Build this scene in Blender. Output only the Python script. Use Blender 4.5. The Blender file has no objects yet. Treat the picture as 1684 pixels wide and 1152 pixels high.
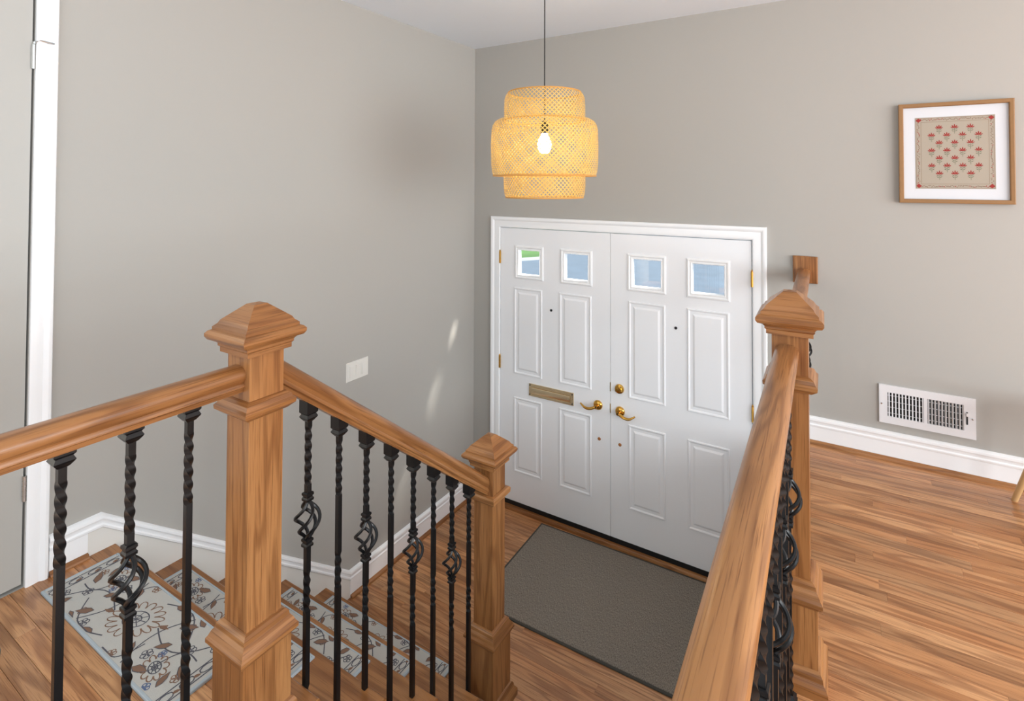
import bpy, bmesh, math, random
from mathutils import Vector, Matrix
random.seed(7)
PI = math.pi
sc = bpy.context.scene
COL = sc.collection

# ------------------------------------------------------------------ camera
cd = bpy.data.cameras.new('camera'); cam = bpy.data.objects.new('camera', cd); COL.objects.link(cam)
cd.sensor_width = 36.0; cd.sensor_fit = 'HORIZONTAL'
cd.lens = 876.84 / 1684 * 36
cd.shift_x = (842 - 860.80) / 1684
cd.shift_y = (283.82 - 576) / 1684
cd.clip_start = 0.02
yaw, pitch, roll = 0.5431, 0.0200, 0.0027
fwd = Vector((-math.sin(yaw) * math.cos(pitch), math.cos(yaw) * math.cos(pitch), math.sin(pitch)))
rgt = Vector((math.cos(yaw), math.sin(yaw), 0)); upv = rgt.cross(fwd)
r2 = rgt * math.cos(roll) + upv * math.sin(roll); u2 = upv * math.cos(roll) - rgt * math.sin(roll)
M = Matrix((r2, u2, -fwd)).transposed().to_4x4(); M.translation = Vector((2.5031, -3.4005, 2.4184))
cam.matrix_world = M
sc.camera = cam

# ------------------------------------------------------------------ world, lights, exposure
w = bpy.data.worlds.new('world'); sc.world = w; w.use_nodes = True
bg = w.node_tree.nodes['Background']; bg.inputs[0].default_value = (0.83, 0.925, 1.0, 1); bg.inputs[1].default_value = .88
sun = bpy.data.lights.new('sun', 'SUN'); so = bpy.data.objects.new('sun', sun); COL.objects.link(so)
sun.energy = 22.0; sun.angle = math.radians(8); sun.color = (1, .95, .86)
so.rotation_euler = Vector((-1, -.5, -1.02)).to_track_quat('-Z', 'Y').to_euler()
def area(name, loc, to, sx, sy, power, col):
    l = bpy.data.lights.new(name, 'AREA'); l.shape = 'RECTANGLE'; l.size = sx; l.size_y = sy; l.energy = power; l.color = col
    o = bpy.data.objects.new(name, l); COL.objects.link(o); o.location = loc
    o.rotation_euler = (Vector(to) - Vector(loc)).to_track_quat('-Z', 'Y').to_euler()
area('assumed_window_light', (7.0, -3.0, 2.4), (1.0, -1.0, 1.2), 5.0, 2.2, 310, (.92, .965, 1))  # free-standing area light for an assumed, unseen window at right; no window is modelled
area('hall_fill_light', (1.7, -4.25, 3.1), (1.2, -.1, .2), 2.4, 1.2, 12, (.92, .965, 1))  # added unseen fill, not a real window; brightens lower doors and landing
vs = sc.view_settings; vs.view_transform = 'Standard'; vs.look = 'None'; vs.exposure = 0.08; vs.gamma = 1.0; vs.use_curve_mapping = False

# ------------------------------------------------------------------ materials
def srgb(r, g, b):
    f = lambda c: (c / 255 / 12.92) if c / 255 <= .04045 else ((c / 255 + .055) / 1.055) ** 2.4
    return (f(r), f(g), f(b), 1)
MATS = {}
def new_mat(name):
    m = bpy.data.materials.new(name); m.use_nodes = True
    nt = m.node_tree; b = nt.nodes['Principled BSDF']; MATS[name] = m
    return m, nt, b
def plain(name, col, rough=.5, metal=0.0, bump=0.0, bscale=200, var=0.0, spec=.5):
    m, nt, b = new_mat(name); b.inputs['Base Color'].default_value = col
    b.inputs['Roughness'].default_value = rough; b.inputs['Metallic'].default_value = metal
    b.inputs['Specular IOR Level'].default_value = spec
    if bump or var:
        tc = nt.nodes.new('ShaderNodeTexCoord'); n = nt.nodes.new('ShaderNodeTexNoise'); n.inputs['Scale'].default_value = bscale
        nt.links.new(tc.outputs['Object'], n.inputs['Vector'])
        if bump:
            bp = nt.nodes.new('ShaderNodeBump'); bp.inputs['Strength'].default_value = bump; bp.inputs['Distance'].default_value = .002
            nt.links.new(n.outputs['Fac'], bp.inputs['Height']); nt.links.new(bp.outputs['Normal'], b.inputs['Normal'])
        if var:
            mx = nt.nodes.new('ShaderNodeMixRGB'); mx.inputs[1].default_value = col
            mx.inputs[2].default_value = (col[0] * (1 - var), col[1] * (1 - var), col[2] * (1 - var), 1)
            nt.links.new(n.outputs['Fac'], mx.inputs[0]); nt.links.new(mx.outputs[0], b.inputs['Base Color'])
    return m
def oak(name, axis, base, dark, light, rough=.33, scale=1.0, contrast=1.35, vary=.06, mitre=False):
    m, nt, b = new_mat(name); N = nt.nodes; L = nt.links
    tc = N.new('ShaderNodeTexCoord'); oi = N.new('ShaderNodeObjectInfo')
    cmb = N.new('ShaderNodeCombineXYZ')
    for i in range(3):
        ml = N.new('ShaderNodeMath'); ml.operation = 'MULTIPLY'; ml.inputs[1].default_value = (37.3, 51.7, 23.9)[i]
        L.new(oi.outputs['Random'], ml.inputs[0]); L.new(ml.outputs[0], cmb.inputs[i])
    ad = N.new('ShaderNodeVectorMath'); ad.operation = 'ADD'; L.new(tc.outputs['Object'], ad.inputs[0]); L.new(cmb.outputs[0], ad.inputs[1])
    if mitre:   # mitred mouldings: grain follows the length of each face
        sx = N.new('ShaderNodeSeparateXYZ'); L.new(tc.outputs['Normal'], sx.inputs[0])
        ab = []
        for i in (0, 1):
            q = N.new('ShaderNodeMath'); q.operation = 'ABSOLUTE'; L.new(sx.outputs[i], q.inputs[0]); ab.append(q)
        gt = N.new('ShaderNodeMath'); gt.operation = 'GREATER_THAN'; L.new(ab[0].outputs[0], gt.inputs[0]); L.new(ab[1].outputs[0], gt.inputs[1])
        sp = N.new('ShaderNodeSeparateXYZ'); L.new(ad.outputs[0], sp.inputs[0]); sw_ = N.new('ShaderNodeCombineXYZ')
        L.new(sp.outputs[1], sw_.inputs[0]); L.new(sp.outputs[0], sw_.inputs[1]); L.new(sp.outputs[2], sw_.inputs[2])
        mv = N.new('ShaderNodeMix'); mv.data_type = 'VECTOR'; L.new(gt.outputs[0], mv.inputs[0]); L.new(ad.outputs[0], mv.inputs[4]); L.new(sw_.outputs[0], mv.inputs[5])
        src = mv.outputs[1]
    else: src = ad.outputs[0]
    def mapped(along, across):
        mp = N.new('ShaderNodeMapping'); s = [across] * 3; s['XYZ'.index(axis)] = along
        mp.inputs['Scale'].default_value = s; L.new(src, mp.inputs['Vector']); return mp
    # cathedral figure
    n1 = N.new('ShaderNodeTexNoise'); n1.inputs['Scale'].default_value = 1; n1.inputs['Detail'].default_value = 2; n1.inputs['Distortion'].default_value = .3
    L.new(mapped(1.1 * scale, 13 * scale).outputs[0], n1.inputs['Vector'])
    mu = N.new('ShaderNodeMath'); mu.operation = 'MULTIPLY'; mu.inputs[1].default_value = 40; L.new(n1.outputs['Fac'], mu.inputs[0])
    sn = N.new('ShaderNodeMath'); sn.operation = 'SINE'; L.new(mu.outputs[0], sn.inputs[0])
    mr = N.new('ShaderNodeMapRange'); mr.inputs[1].default_value = -.2; mr.inputs[2].default_value = 1; L.new(sn.outputs[0], mr.inputs[0])
    # fine pores
    n2 = N.new('ShaderNodeTexNoise'); n2.inputs['Scale'].default_value = 1; n2.inputs['Detail'].default_value = 3
    L.new(mapped(9 * scale, 420 * scale).outputs[0], n2.inputs['Vector'])
    # broad tone
    n3 = N.new('ShaderNodeTexNoise'); n3.inputs['Scale'].default_value = 1; n3.inputs['Detail'].default_value = 2
    L.new(mapped(.9 * scale, 7 * scale).outputs[0], n3.inputs['Vector'])
    c1 = N.new('ShaderNodeMixRGB'); c1.inputs[1].default_value = light; c1.inputs[2].default_value = base
    r3 = N.new('ShaderNodeMapRange'); r3.inputs[1].default_value = .35; r3.inputs[2].default_value = .65; L.new(n3.outputs['Fac'], r3.inputs[0])
    L.new(r3.outputs[0], c1.inputs[0])
    c2 = N.new('ShaderNodeMixRGB'); c2.inputs[2].default_value = dark; L.new(c1.outputs[0], c2.inputs[1])
    f1 = N.new('ShaderNodeMath'); f1.operation = 'MULTIPLY'; f1.inputs[1].default_value = .36 * contrast; L.new(mr.outputs[0], f1.inputs[0])
    L.new(f1.outputs[0], c2.inputs[0])
    c3 = N.new('ShaderNodeMixRGB'); c3.inputs[2].default_value = dark; L.new(c2.outputs[0], c3.inputs[1])
    r2_ = N.new('ShaderNodeMapRange'); r2_.inputs[1].default_value = .52; r2_.inputs[2].default_value = .75; r2_.inputs[4].default_value = .6 * contrast; L.new(n2.outputs['Fac'], r2_.inputs[0])
    L.new(r2_.outputs[0], c3.inputs[0])
    hv = N.new('ShaderNodeHueSaturation'); L.new(c3.outputs[0], hv.inputs['Color'])
    rv = N.new('ShaderNodeMapRange'); rv.inputs[3].default_value = 1 - vary; rv.inputs[4].default_value = 1 + vary; L.new(oi.outputs['Random'], rv.inputs[0])
    L.new(rv.outputs[0], hv.inputs['Value'])
    L.new(hv.outputs[0], b.inputs['Base Color'])
    b.inputs['Roughness'].default_value = rough
    bp = N.new('ShaderNodeBump'); bp.inputs['Strength'].default_value = .12; bp.inputs['Distance'].default_value = .0006
    L.new(n2.outputs['Fac'], bp.inputs['Height']); L.new(bp.outputs['Normal'], b.inputs['Normal'])
    return m
OB, OD, OL = srgb(150, 98, 54), srgb(94, 50, 18), srgb(168, 118, 72)
for ax in 'XYZ':
    oak('oak_' + ax, ax, OB, OD, OL, .3)
FB, FD, FL = srgb(178, 122, 76), srgb(118, 68, 34), srgb(202, 152, 106)
oak('oak_floor', 'X', FB, FD, FL, .3, vary=.2, contrast=1.5)
oak('oak_mitre', 'X', OB, OD, OL, .3, mitre=True)
plain('wall_paint', srgb(172, 169, 163), .75, bump=.05, bscale=260)
plain('skirt_paint', srgb(226, 224, 218), .55)
plain('ceiling_paint', srgb(234, 242, 251), .85)
plain('trim_white', srgb(244, 245, 246), .35)
plain('door_white', srgb(242, 243, 245), .4, bump=.02, bscale=500)
plain('hall_door_paint', srgb(176, 174, 168), .5)
plain('iron', srgb(11, 11, 13), .34, spec=.4, bump=.03, bscale=300)
plain('brass', srgb(214, 165, 80), .16, 1.0)
plain('old_brass', srgb(236, 216, 180), .2, .9)
plain('wood_plug', srgb(165, 105, 55), .5)
plain('nickel', srgb(190, 190, 188), .25, 1.0)
plain('dark_metal', srgb(60, 60, 62), .35, .8)
plain('black_rubber', srgb(12, 12, 13), .6)
plain('vent_white', srgb(228, 228, 230), .4)
plain('vent_dark', srgb(30, 30, 30), .9)
plain('plate_white', srgb(222, 219, 212), .35)
plain('cord_black', srgb(18, 17, 16), .6)
plain('frame_wood', srgb(150, 110, 66), .45, var=.15, bscale=60)
plain('mat_board', srgb(212, 215, 220), .8)
plain('print_cloth', srgb(170, 160, 145), .9, var=.08, bscale=400)
plain('print_red', srgb(150, 52, 48), .9)
plain('print_green', srgb(98, 108, 84), .9)
plain('print_brown', srgb(128, 104, 86), .9)
plain('stool_wood', srgb(205, 165, 115), .45)
plain('rug_cream', srgb(196, 194, 188), .95, bump=.5, bscale=900, var=.14)
plain('rug_blue', srgb(172, 182, 188), .95, bump=.4, bscale=900)
plain('rug_charcoal', srgb(84, 84, 92), .95)
plain('rug_brown', srgb(128, 98, 80), .95)
plain('rug_navy', srgb(88, 104, 136), .95)
plain('concrete', srgb(66, 84, 103), .9, var=.35, bscale=2.2)
plain('concrete_light', srgb(112, 120, 128), .9, var=.1, bscale=8)
plain('riser_white', srgb(225, 225, 224), .5)
# lawn
m, nt, b = new_mat('lawn'); n = nt.nodes.new('ShaderNodeTexNoise'); n.inputs['Scale'].default_value = 6; n.inputs['Detail'].default_value = 6
cr = nt.nodes.new('ShaderNodeValToRGB'); cr.color_ramp.elements[0].color = srgb(22, 58, 22); cr.color_ramp.elements[0].position = .3
cr.color_ramp.elements[1].color = srgb(62, 104, 48); cr.color_ramp.elements[1].position = .7
nt.links.new(n.outputs['Fac'], cr.inputs[0]); nt.links.new(cr.outputs[0], b.inputs['Base Color']); b.inputs['Roughness'].default_value = 1
# doormat: woven grey brown
m, nt, b = new_mat('doormat'); tc = nt.nodes.new('ShaderNodeTexCoord'); mp = nt.nodes.new('ShaderNodeMapping'); mp.inputs['Scale'].default_value = (260, 60, 60)
n = nt.nodes.new('ShaderNodeTexNoise'); n.inputs['Scale'].default_value = 1.6; n.inputs['Detail'].default_value = 4
nt.links.new(tc.outputs['Object'], mp.inputs[0]); nt.links.new(mp.outputs[0], n.inputs['Vector'])
cr = nt.nodes.new('ShaderNodeValToRGB'); cr.color_ramp.elements[0].color = srgb(98, 91, 82); cr.color_ramp.elements[0].position = .35
cr.color_ramp.elements[1].color = srgb(158, 149, 137); cr.color_ramp.elements[1].position = .68
nt.links.new(n.outputs['Fac'], cr.inputs[0]); nt.links.new(cr.outputs[0], b.inputs['Base Color']); b.inputs['Roughness'].default_value = 1
bp = nt.nodes.new('ShaderNodeBump'); bp.inputs['Strength'].default_value = .6; bp.inputs['Distance'].default_value = .003
nt.links.new(n.outputs['Fac'], bp.inputs['Height']); nt.links.new(bp.outputs['Normal'], b.inputs['Normal'])
plain('mat_edge', srgb(70, 68, 62), .9)
# glass pane (thin)
m, nt, b = new_mat('pane_glass'); N = nt.nodes
tr = N.new('ShaderNodeBsdfTransparent'); gl = N.new('ShaderNodeBsdfGlossy'); gl.inputs['Roughness'].default_value = .02
mx = N.new('ShaderNodeMixShader'); mx.inputs[0].default_value = .04
nt.links.new(tr.outputs[0], mx.inputs[1]); nt.links.new(gl.outputs[0], mx.inputs[2])
nt.links.new(mx.outputs[0], N['Material Output'].inputs[0])
# woven bamboo
m, nt, b = new_mat('bamboo'); N = nt.nodes
b.inputs['Base Color'].default_value = srgb(224, 182, 100); b.inputs['Roughness'].default_value = .5
tl = N.new('ShaderNodeBsdfTranslucent'); tl.inputs[0].default_value = srgb(238, 204, 114); mx = N.new('ShaderNodeMixShader'); mx.inputs[0].default_value = .25
nt.links.new(b.outputs[0], mx.inputs[1]); nt.links.new(tl.outputs[0], mx.inputs[2]); nt.links.new(mx.outputs[0], N['Material Output'].inputs[0])
plain('bamboo_rim', srgb(206, 152, 80), .5)
m, nt, b = new_mat('bulb'); b.inputs['Emission Color'].default_value = (1, .89, .70, 1); b.inputs['Emission Strength'].default_value = 58; b.inputs['Base Color'].default_value = (1, 1, 1, 1)

# ------------------------------------------------------------------ mesh helpers
class MB:
    def __init__(s): s.v = []; s.f = []; s.m = []
    def add(s, vs, fs, mi=0):
        o = len(s.v); s.v += [tuple(p) for p in vs]; s.f += [tuple(i + o for i in f) for f in fs]; s.m += [mi] * len(fs); return s
    def box(s, x0, x1, y0, y1, z0, z1, mi=0, ch=0.0):
        if ch:
            a = [(x0, y0, z0), (x1, y0, z0), (x1, y1, z0), (x0, y1, z0), (x0, y0, z1 - ch), (x1, y0, z1 - ch), (x1, y1, z1 - ch), (x0, y1, z1 - ch),
                 (x0 + ch, y0 + ch, z1), (x1 - ch, y0 + ch, z1), (x1 - ch, y1 - ch, z1), (x0 + ch, y1 - ch, z1)]
            f = [(3, 2, 1, 0), (0, 1, 5, 4), (1, 2, 6, 5), (2, 3, 7, 6), (3, 0, 4, 7), (4, 5, 9, 8), (5, 6, 10, 9), (6, 7, 11, 10), (7, 4, 8, 11), (8, 9, 10, 11)]
            return s.add(a, f, mi)
        a = [(x, y, z) for z in (z0, z1) for (x, y) in ((x0, y0), (x1, y0), (x1, y1), (x0, y1))]
        return s.add(a, [(3, 2, 1, 0), (4, 5, 6, 7), (0, 1, 5, 4), (1, 2, 6, 5), (2, 3, 7, 6), (3, 0, 4, 7)], mi)
    def sq(s, prof, cx=0, cy=0, rot=0, mi=0, sides=4):
        """rings of a square (or n-gon) section: prof = [(half width, z)...] bottom to top or top to bottom"""
        n = len(prof); k = sides; vs = []
        R = (2 ** .5) if k == 4 else 1
        for r, z in prof:
            for j in range(k):
                a = rot + (j + .5) * 2 * PI / k; vs.append((cx + r * R * math.cos(a), cy + r * R * math.sin(a), z))
        up = prof[-1][1] > prof[0][1]
        fs = []
        for i in range(n - 1):
            for j in range(k):
                q = (i * k + j, i * k + (j + 1) % k, (i + 1) * k + (j + 1) % k, (i + 1) * k + j)
                fs.append(q if up else q[::-1])
        a = tuple(range(k)); bq = tuple((n - 1) * k + j for j in range(k))
        fs.append(a[::-1] if up else a); fs.append(bq if up else bq[::-1])
        return s.add(vs, fs, mi)
    def tube(s, pts, r, k=6, mi=0, cap=True):
        pts = [Vector(p) for p in pts]; n = len(pts); vs = []
        rs = r if isinstance(r, (list, tuple)) else [r] * n
        prev = None
        for i, p in enumerate(pts):
            t = (pts[min(i + 1, n - 1)] - pts[max(i - 1, 0)]).normalized()
            if prev is None:
                a = Vector((0, 0, 1)) if abs(t.z) < .9 else Vector((1, 0, 0)); u = t.cross(a).normalized()
            else: u = (prev - t * prev.dot(t)).normalized()
            prev = u; v = t.cross(u)
            for j in range(k):
                an = 2 * PI * j / k; vs.append(p + (u * math.cos(an) + v * math.sin(an)) * rs[i])
        fs = [(i * k + j, i * k + (j + 1) % k, (i + 1) * k + (j + 1) % k, (i + 1) * k + j) for i in range(n - 1) for j in range(k)]
        if cap: fs += [tuple(range(k))[::-1], tuple((n - 1) * k + j for j in range(k))]
        return s.add(vs, fs, mi)
    def extrude(s, prof, p0, p1, side, up, mi=0):
        """closed 2-D profile (a, b) -> a*side + b*up, swept from p0 to p1"""
        p0, p1, side, up = Vector(p0), Vector(p1), Vector(side), Vector(up); n = len(prof)
        vs = [p + side * a + up * c for p in (p0, p1) for a, c in prof]
        fs = [(i, (i + 1) % n, n + (i + 1) % n, n + i) for i in range(n)] + [tuple(range(n))[::-1], tuple(range(n, 2 * n))]
        return s.add(vs, fs, mi)
    def lathe(s, prof, k=32, c=(0, 0, 0), axis='Z', mi=0):
        vs = []
        for r, z in prof:
            for j in range(k):
                a = 2 * PI * j / k; x, y = r * math.cos(a), r * math.sin(a)
                q = {'Z': (x, y, z), 'Y': (x, z, y), 'X': (z, x, y)}[axis]; vs.append((q[0] + c[0], q[1] + c[1], q[2] + c[2]))
        n = len(prof); fs = [(i * k + j, i * k + (j + 1) % k, (i + 1) * k + (j + 1) % k, (i + 1) * k + j) for i in range(n - 1) for j in range(k)]
        fs += [tuple(range(k))[::-1], tuple((n - 1) * k + j for j in range(k))]
        return s.add(vs, fs, mi)
    def mesh(s, name, mats, smooth=False):
        me = bpy.data.meshes.new(name); me.from_pydata(s.v, [], s.f)
        for q in (mats if isinstance(mats, (list, tuple)) else [mats]): me.materials.append(MATS[q])
        for p, mi in zip(me.polygons, s.m): p.material_index = mi
        bm = bmesh.new(); bm.from_mesh(me); bmesh.ops.recalc_face_normals(bm, faces=bm.faces); bm.to_mesh(me); bm.free()
        if smooth:
            for p in me.polygons: p.use_smooth = True
            try: me.set_sharp_from_angle(angle=math.radians(35))
            except Exception: pass
        me.update(); return me
    def build(s, name, mats, parent=None, smooth=False, loc=(0, 0, 0), rot=(0, 0, 0)):
        return link(name, s.mesh(name, mats, smooth), parent, loc, rot)
def link(name, me, parent=None, loc=(0, 0, 0), rot=(0, 0, 0)):
    o = bpy.data.objects.new(name, me); COL.objects.link(o); o.parent = parent; o.location = loc; o.rotation_euler = rot; return o
def tag(o, label=None, cat=None, group=None, kind=None):
    if label: o['label'] = label
    if cat: o['category'] = cat
    if group: o['group'] = group
    if kind: o['kind'] = kind
    return o
def empty(name, loc=(0, 0, 0), rz=0):
    o = bpy.data.objects.new(name, None); COL.objects.link(o); o.location = loc; o.rotation_euler = (0, 0, rz); o.empty_display_size = .1; return o
def struct(o, label=None): o['kind'] = 'structure'; (label and tag(o, label)); return o

# ------------------------------------------------------------------ dimensions
HC = 3.48; ZU = .985; RUN = .2536; RISE = .2049; YN0 = -2.391
XR = 1.155                       # centre line of the left balustrade
DX0, DX1, DZ0, DZ1 = .2534, 2.0247, .062, 2.082
XE = 7.6; YB = -4.3

# ------------------------------------------------------------------ shell
b = MB()
b.box(-.12, 0, -2.672, .15, -1.3, HC); b.box(-.12, 0, -3.5, -2.672, 3.24, HC); b.box(-.12, 0, -3.5, -2.672, -1.3, ZU); b.box(-.12, 0, YB, -3.5, -1.3, HC)
struct(b.build('wall_left', 'wall_paint'))
b = MB()
b.box(0, DX0 - .012, 0, .15, -1.3, HC); b.box(DX1 + .012, XE, 0, .15, -1.3, HC); b.box(DX0 - .012, DX1 + .012, 0, .15, DZ1 + .012, HC)
b.box(DX0 - .012, DX1 + .012, 0, .15, -1.3, -.02)
struct(b.build('wall_front', 'wall_paint'))
struct(MB().box(-.12, XE, -2.7, .15, HC, HC + .1).build('ceiling', 'ceiling_paint'))
# well walls under the upper floor
b = MB(); b.box(2.29, 2.35, -3.9, 0, -1.3, ZU - .06); struct(b.build('wall_stairwell', 'wall_paint'))

# floors ------------------------------------------------------------
PW = .0572; GAP = .0009
plank_cache = {}
def plank_mesh(L):
    L = round(L, 4)
    if L not in plank_cache:
        plank_cache[L] = MB().box(-L / 2, L / 2, -PW / 2 + GAP / 2, PW / 2 - GAP / 2, -.012, 0, ch=.0007).mesh('plank', 'oak_floor')
    return plank_cache[L], L
def planks(parent, x0, x1, y0, y1, z, rnd):
    rows = int(round((y1 - y0) / PW)); cnt = 0
    for r in range(rows):
        y = y1 - (r + .5) * PW; x = x0 - rnd.random() * .8
        while x < x1 - .01:
            L = rnd.choice((.5, .7, .85, 1.0, 1.2, 1.4)); a = max(x, x0); e = min(x + L, x1)
            if x1 - e < .08: e = x1
            if e - a > .02:
                me, LL = plank_mesh(e - a); link('plank', me, parent, ((a + e) / 2, y, z)); cnt += 1
            x = e if e == x1 else x + L
    return cnt
rnd = random.Random(3)
b = MB()
b.box(-.0, XR + .08, YB, YN0 - .09, ZU - .2, ZU - .012)
b.box(2.27, XE, YB, 0, ZU - .2, ZU - .012)
b.box(XR + .08, 2.27, YB, -3.9, ZU - .2, ZU - .012)
flo = struct(b.build('floor', 'oak_floor'))
planks(flo, 0, XR + .08, -3.4, YN0 - .09, ZU, rnd)
planks(flo, 2.312, 4.3, -2.2, -.02, ZU, rnd)
# plain field beyond the built boards
b = MB(); b.box(0, XR + .08, YB, -3.4, ZU - .012, ZU); b.box(4.3, XE, YB, 0, ZU - .012, ZU); b.box(2.312, 4.3, YB, -2.2, ZU - .012, ZU); b.box(XR + .08, 2.27, YB, -3.9, ZU - .012, ZU)
tag(b.build('floor_field', 'oak_floor', flo), kind='stuff')
def nosing(b, x0, x1, yb, yf, z, th=.027):
    """board with rounded front (front towards +Y)"""
    pr = [(yb, z - th), (yf - .008, z - th), (yf - .001, z - th + .007), (yf, z - th / 2), (yf - .001, z - .007), (yf - .008, z), (yb, z)]
    n = len(pr); vs = [(x, y, zz) for x in (x0, x1) for y, zz in pr]
    fs = [(i, (i + 1) % n, n + (i + 1) % n, n + i) for i in range(n)] + [tuple(range(n)), tuple(range(n, 2 * n))]
    return b.add(vs, fs)
nosing(MB(), 0.003, XR + .08, YN0 - .09, YN0, ZU).build('nosing_board', 'oak_X', flo, True)
MB().box(2.265, 2.312, -3.9, -.02, ZU - .027, ZU, ch=.004).build('edge_board', 'oak_Y', flo)
fl2 = struct(MB().box(0, 2.29, -1.36, 0, -.2, -.012).build('floor_landing', 'oak_floor'))
planks(fl2, .0, 2.29, -1.36, -.045, 0, rnd)
MB().box(0, 2.29, -.045, 0, -.012, .0, ch=.001).build('plank', 'oak_floor', fl2)

# baseboards and skirts ----------------------------------------------
CAP = [(0, 0), (.012, 0), (.017, .004), (.018, .012), (.013, .018), (.014, .028), (.019, .036), (.018, .046), (.011, .053), (0, .055)]
SHOE = [(0, 0), (.018, 0), (.017, .009), (.011, .016), (0, .019)]
def base(name, p0, p1, side, z, h, wood_shoe=True):
    p0, p1 = Vector(p0), Vector(p1)
    root = MB().extrude([(0, 0), (.013, 0), (.013, h - .053), (0, h - .053)], p0 + Vector((0, 0, z)), p1 + Vector((0, 0, z)), side, (0, 0, 1)).build(name, 'trim_white')
    struct(root)
    MB().extrude(CAP, p0 + Vector((0, 0, z + h - .055)), p1 + Vector((0, 0, z + h - .055)), side, (0, 0, 1)).build('cap_moulding', 'trim_white', root, True)
    if wood_shoe:
        s2 = Vector(side) * .0135
        ax = 'X' if abs((p1 - p0).x) > abs((p1 - p0).y) else 'Y'
        MB().extrude(SHOE, p0 + s2 + Vector((0, 0, z)), p1 + s2 + Vector((0, 0, z)), side, (0, 0, 1)).build('shoe_moulding', 'oak_' + ax, root, True)
    return root
base('baseboard_front', (2.285, 0, 0), (XE, 0, 0), (0, -1, 0), ZU, .145)
base('baseboard_left', (0, -1.215, 0), (0, -.02, 0), (1, 0, 0), 0, .156)
base('baseboard_corner', (.02, 0, 0), (DX0 - .086, 0, 0), (0, -1, 0), 0, .156)
base('baseboard_hall', (0, -2.606, 0), (0, -2.49, 0), (1, 0, 0), ZU, .145)
# sloping skirt on the left wall with its cap
yA, zA, yB, zB = -2.444, ZU + .145, -1.215, .156
b = MB(); pr = [(-2.49, zA - .05), (yA, zA - .05), (yB, zB - .05), (yB, 0), (-1.3, 0), (-2.46, ZU - .12), (-2.49, ZU)]
n = len(pr); vs = [(x, y, z) for x in (0, .009) for y, z in pr]
b.add(vs, [(i, (i + 1) % n, n + (i + 1) % n, n + i) for i in range(n)] + [tuple(range(n)), tuple(range(n, 2 * n))])
sk = struct(b.build('trim_1', 'skirt_paint'))
d = Vector((0, yB - yA, zB - zA)); dn = d.normalized(); upn = Vector((0, -dn.z, dn.y))
b = MB(); n = len(CAP); vs = []
for (y, z, u_) in ((-2.49, zA - .055, Vector((0, 0, 1))), (yA, zA - .055, None), (yB, zB - .055, None)):
    for a, c in CAP:
        if u_ is not None: vs.append((a, y, z + c))
        else: vs.append((a, y, z + c))
fs = [(k * n + i, k * n + (i + 1) % n, (k + 1) * n + (i + 1) % n, (k + 1) * n + i) for k in range(2) for i in range(n)] + [tuple(range(n)), tuple(range(2 * n, 3 * n))]
b.add(vs, fs); b.build('cap_moulding', 'trim_white', sk, True)

# staircase ------------------------------------------------------------
st = tag(empty('staircase', (0, 0, 0)), 'oak treads descending beside the left wall from hall to entry landing', 'staircase')
for k in range(1, 5):
    nosing(MB(), .009, XR + .08, YN0 + (k - 1) * RUN - .03, YN0 + k * RUN, ZU - k * RISE).build('tread', 'oak_X', st, True)
for k in range(1, 6):
    zt = ZU - (k - 1) * RISE - .027; zb = max(ZU - k * RISE, 0); y = YN0 + (k - 1) * RUN - .03
    MB().box(.009, XR + .06, y - .018, y, zb, zt).build('riser', 'riser_white', st)
b = MB(); pr = [(YN0 - .06, ZU - .03), (YN0 - .03, ZU - .03)]
for k in range(1, 5):
    y = YN0 + (k - 1) * RUN - .03; z = ZU - k * RISE - .027; pr += [(y, z), (y + RUN, z)]
pr += [(-1.4, 0), (-1.4, -.2), (YN0 - .06, -.2)]
n = len(pr); vs = [(x, y, z) for x in (XR + .03, XR + .058) for y, z in pr]
b.add(vs, [(i, (i + 1) % n, n + (i + 1) % n, n + i) for i in range(n)] + [tuple(range(n)), tuple(range(n, 2 * n))])
b.build('stringer', 'riser_white', st)
# lower flight going down from the landing under the camera side
lo = tag(empty('lower_staircase', (0, 0, 0)), 'lower flight of oak steps going down from the entry landing', 'staircase')
for k in range(1, 6):
    z = -k * RISE; y0 = -1.36 - (k - 1) * RUN
    b = MB(); b.box(XR + .1, 2.28, y0 - RUN - .0, y0 + .025, z - .027, z, ch=.004); b.build('tread', 'oak_X', lo)
    MB().box(XR + .1, 2.28, y0 - .001, y0 + .017, z, z + RISE - (.027 if k > 1 else .2), ).build('riser', 'riser_white', lo) if k > 1 else None

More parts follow.
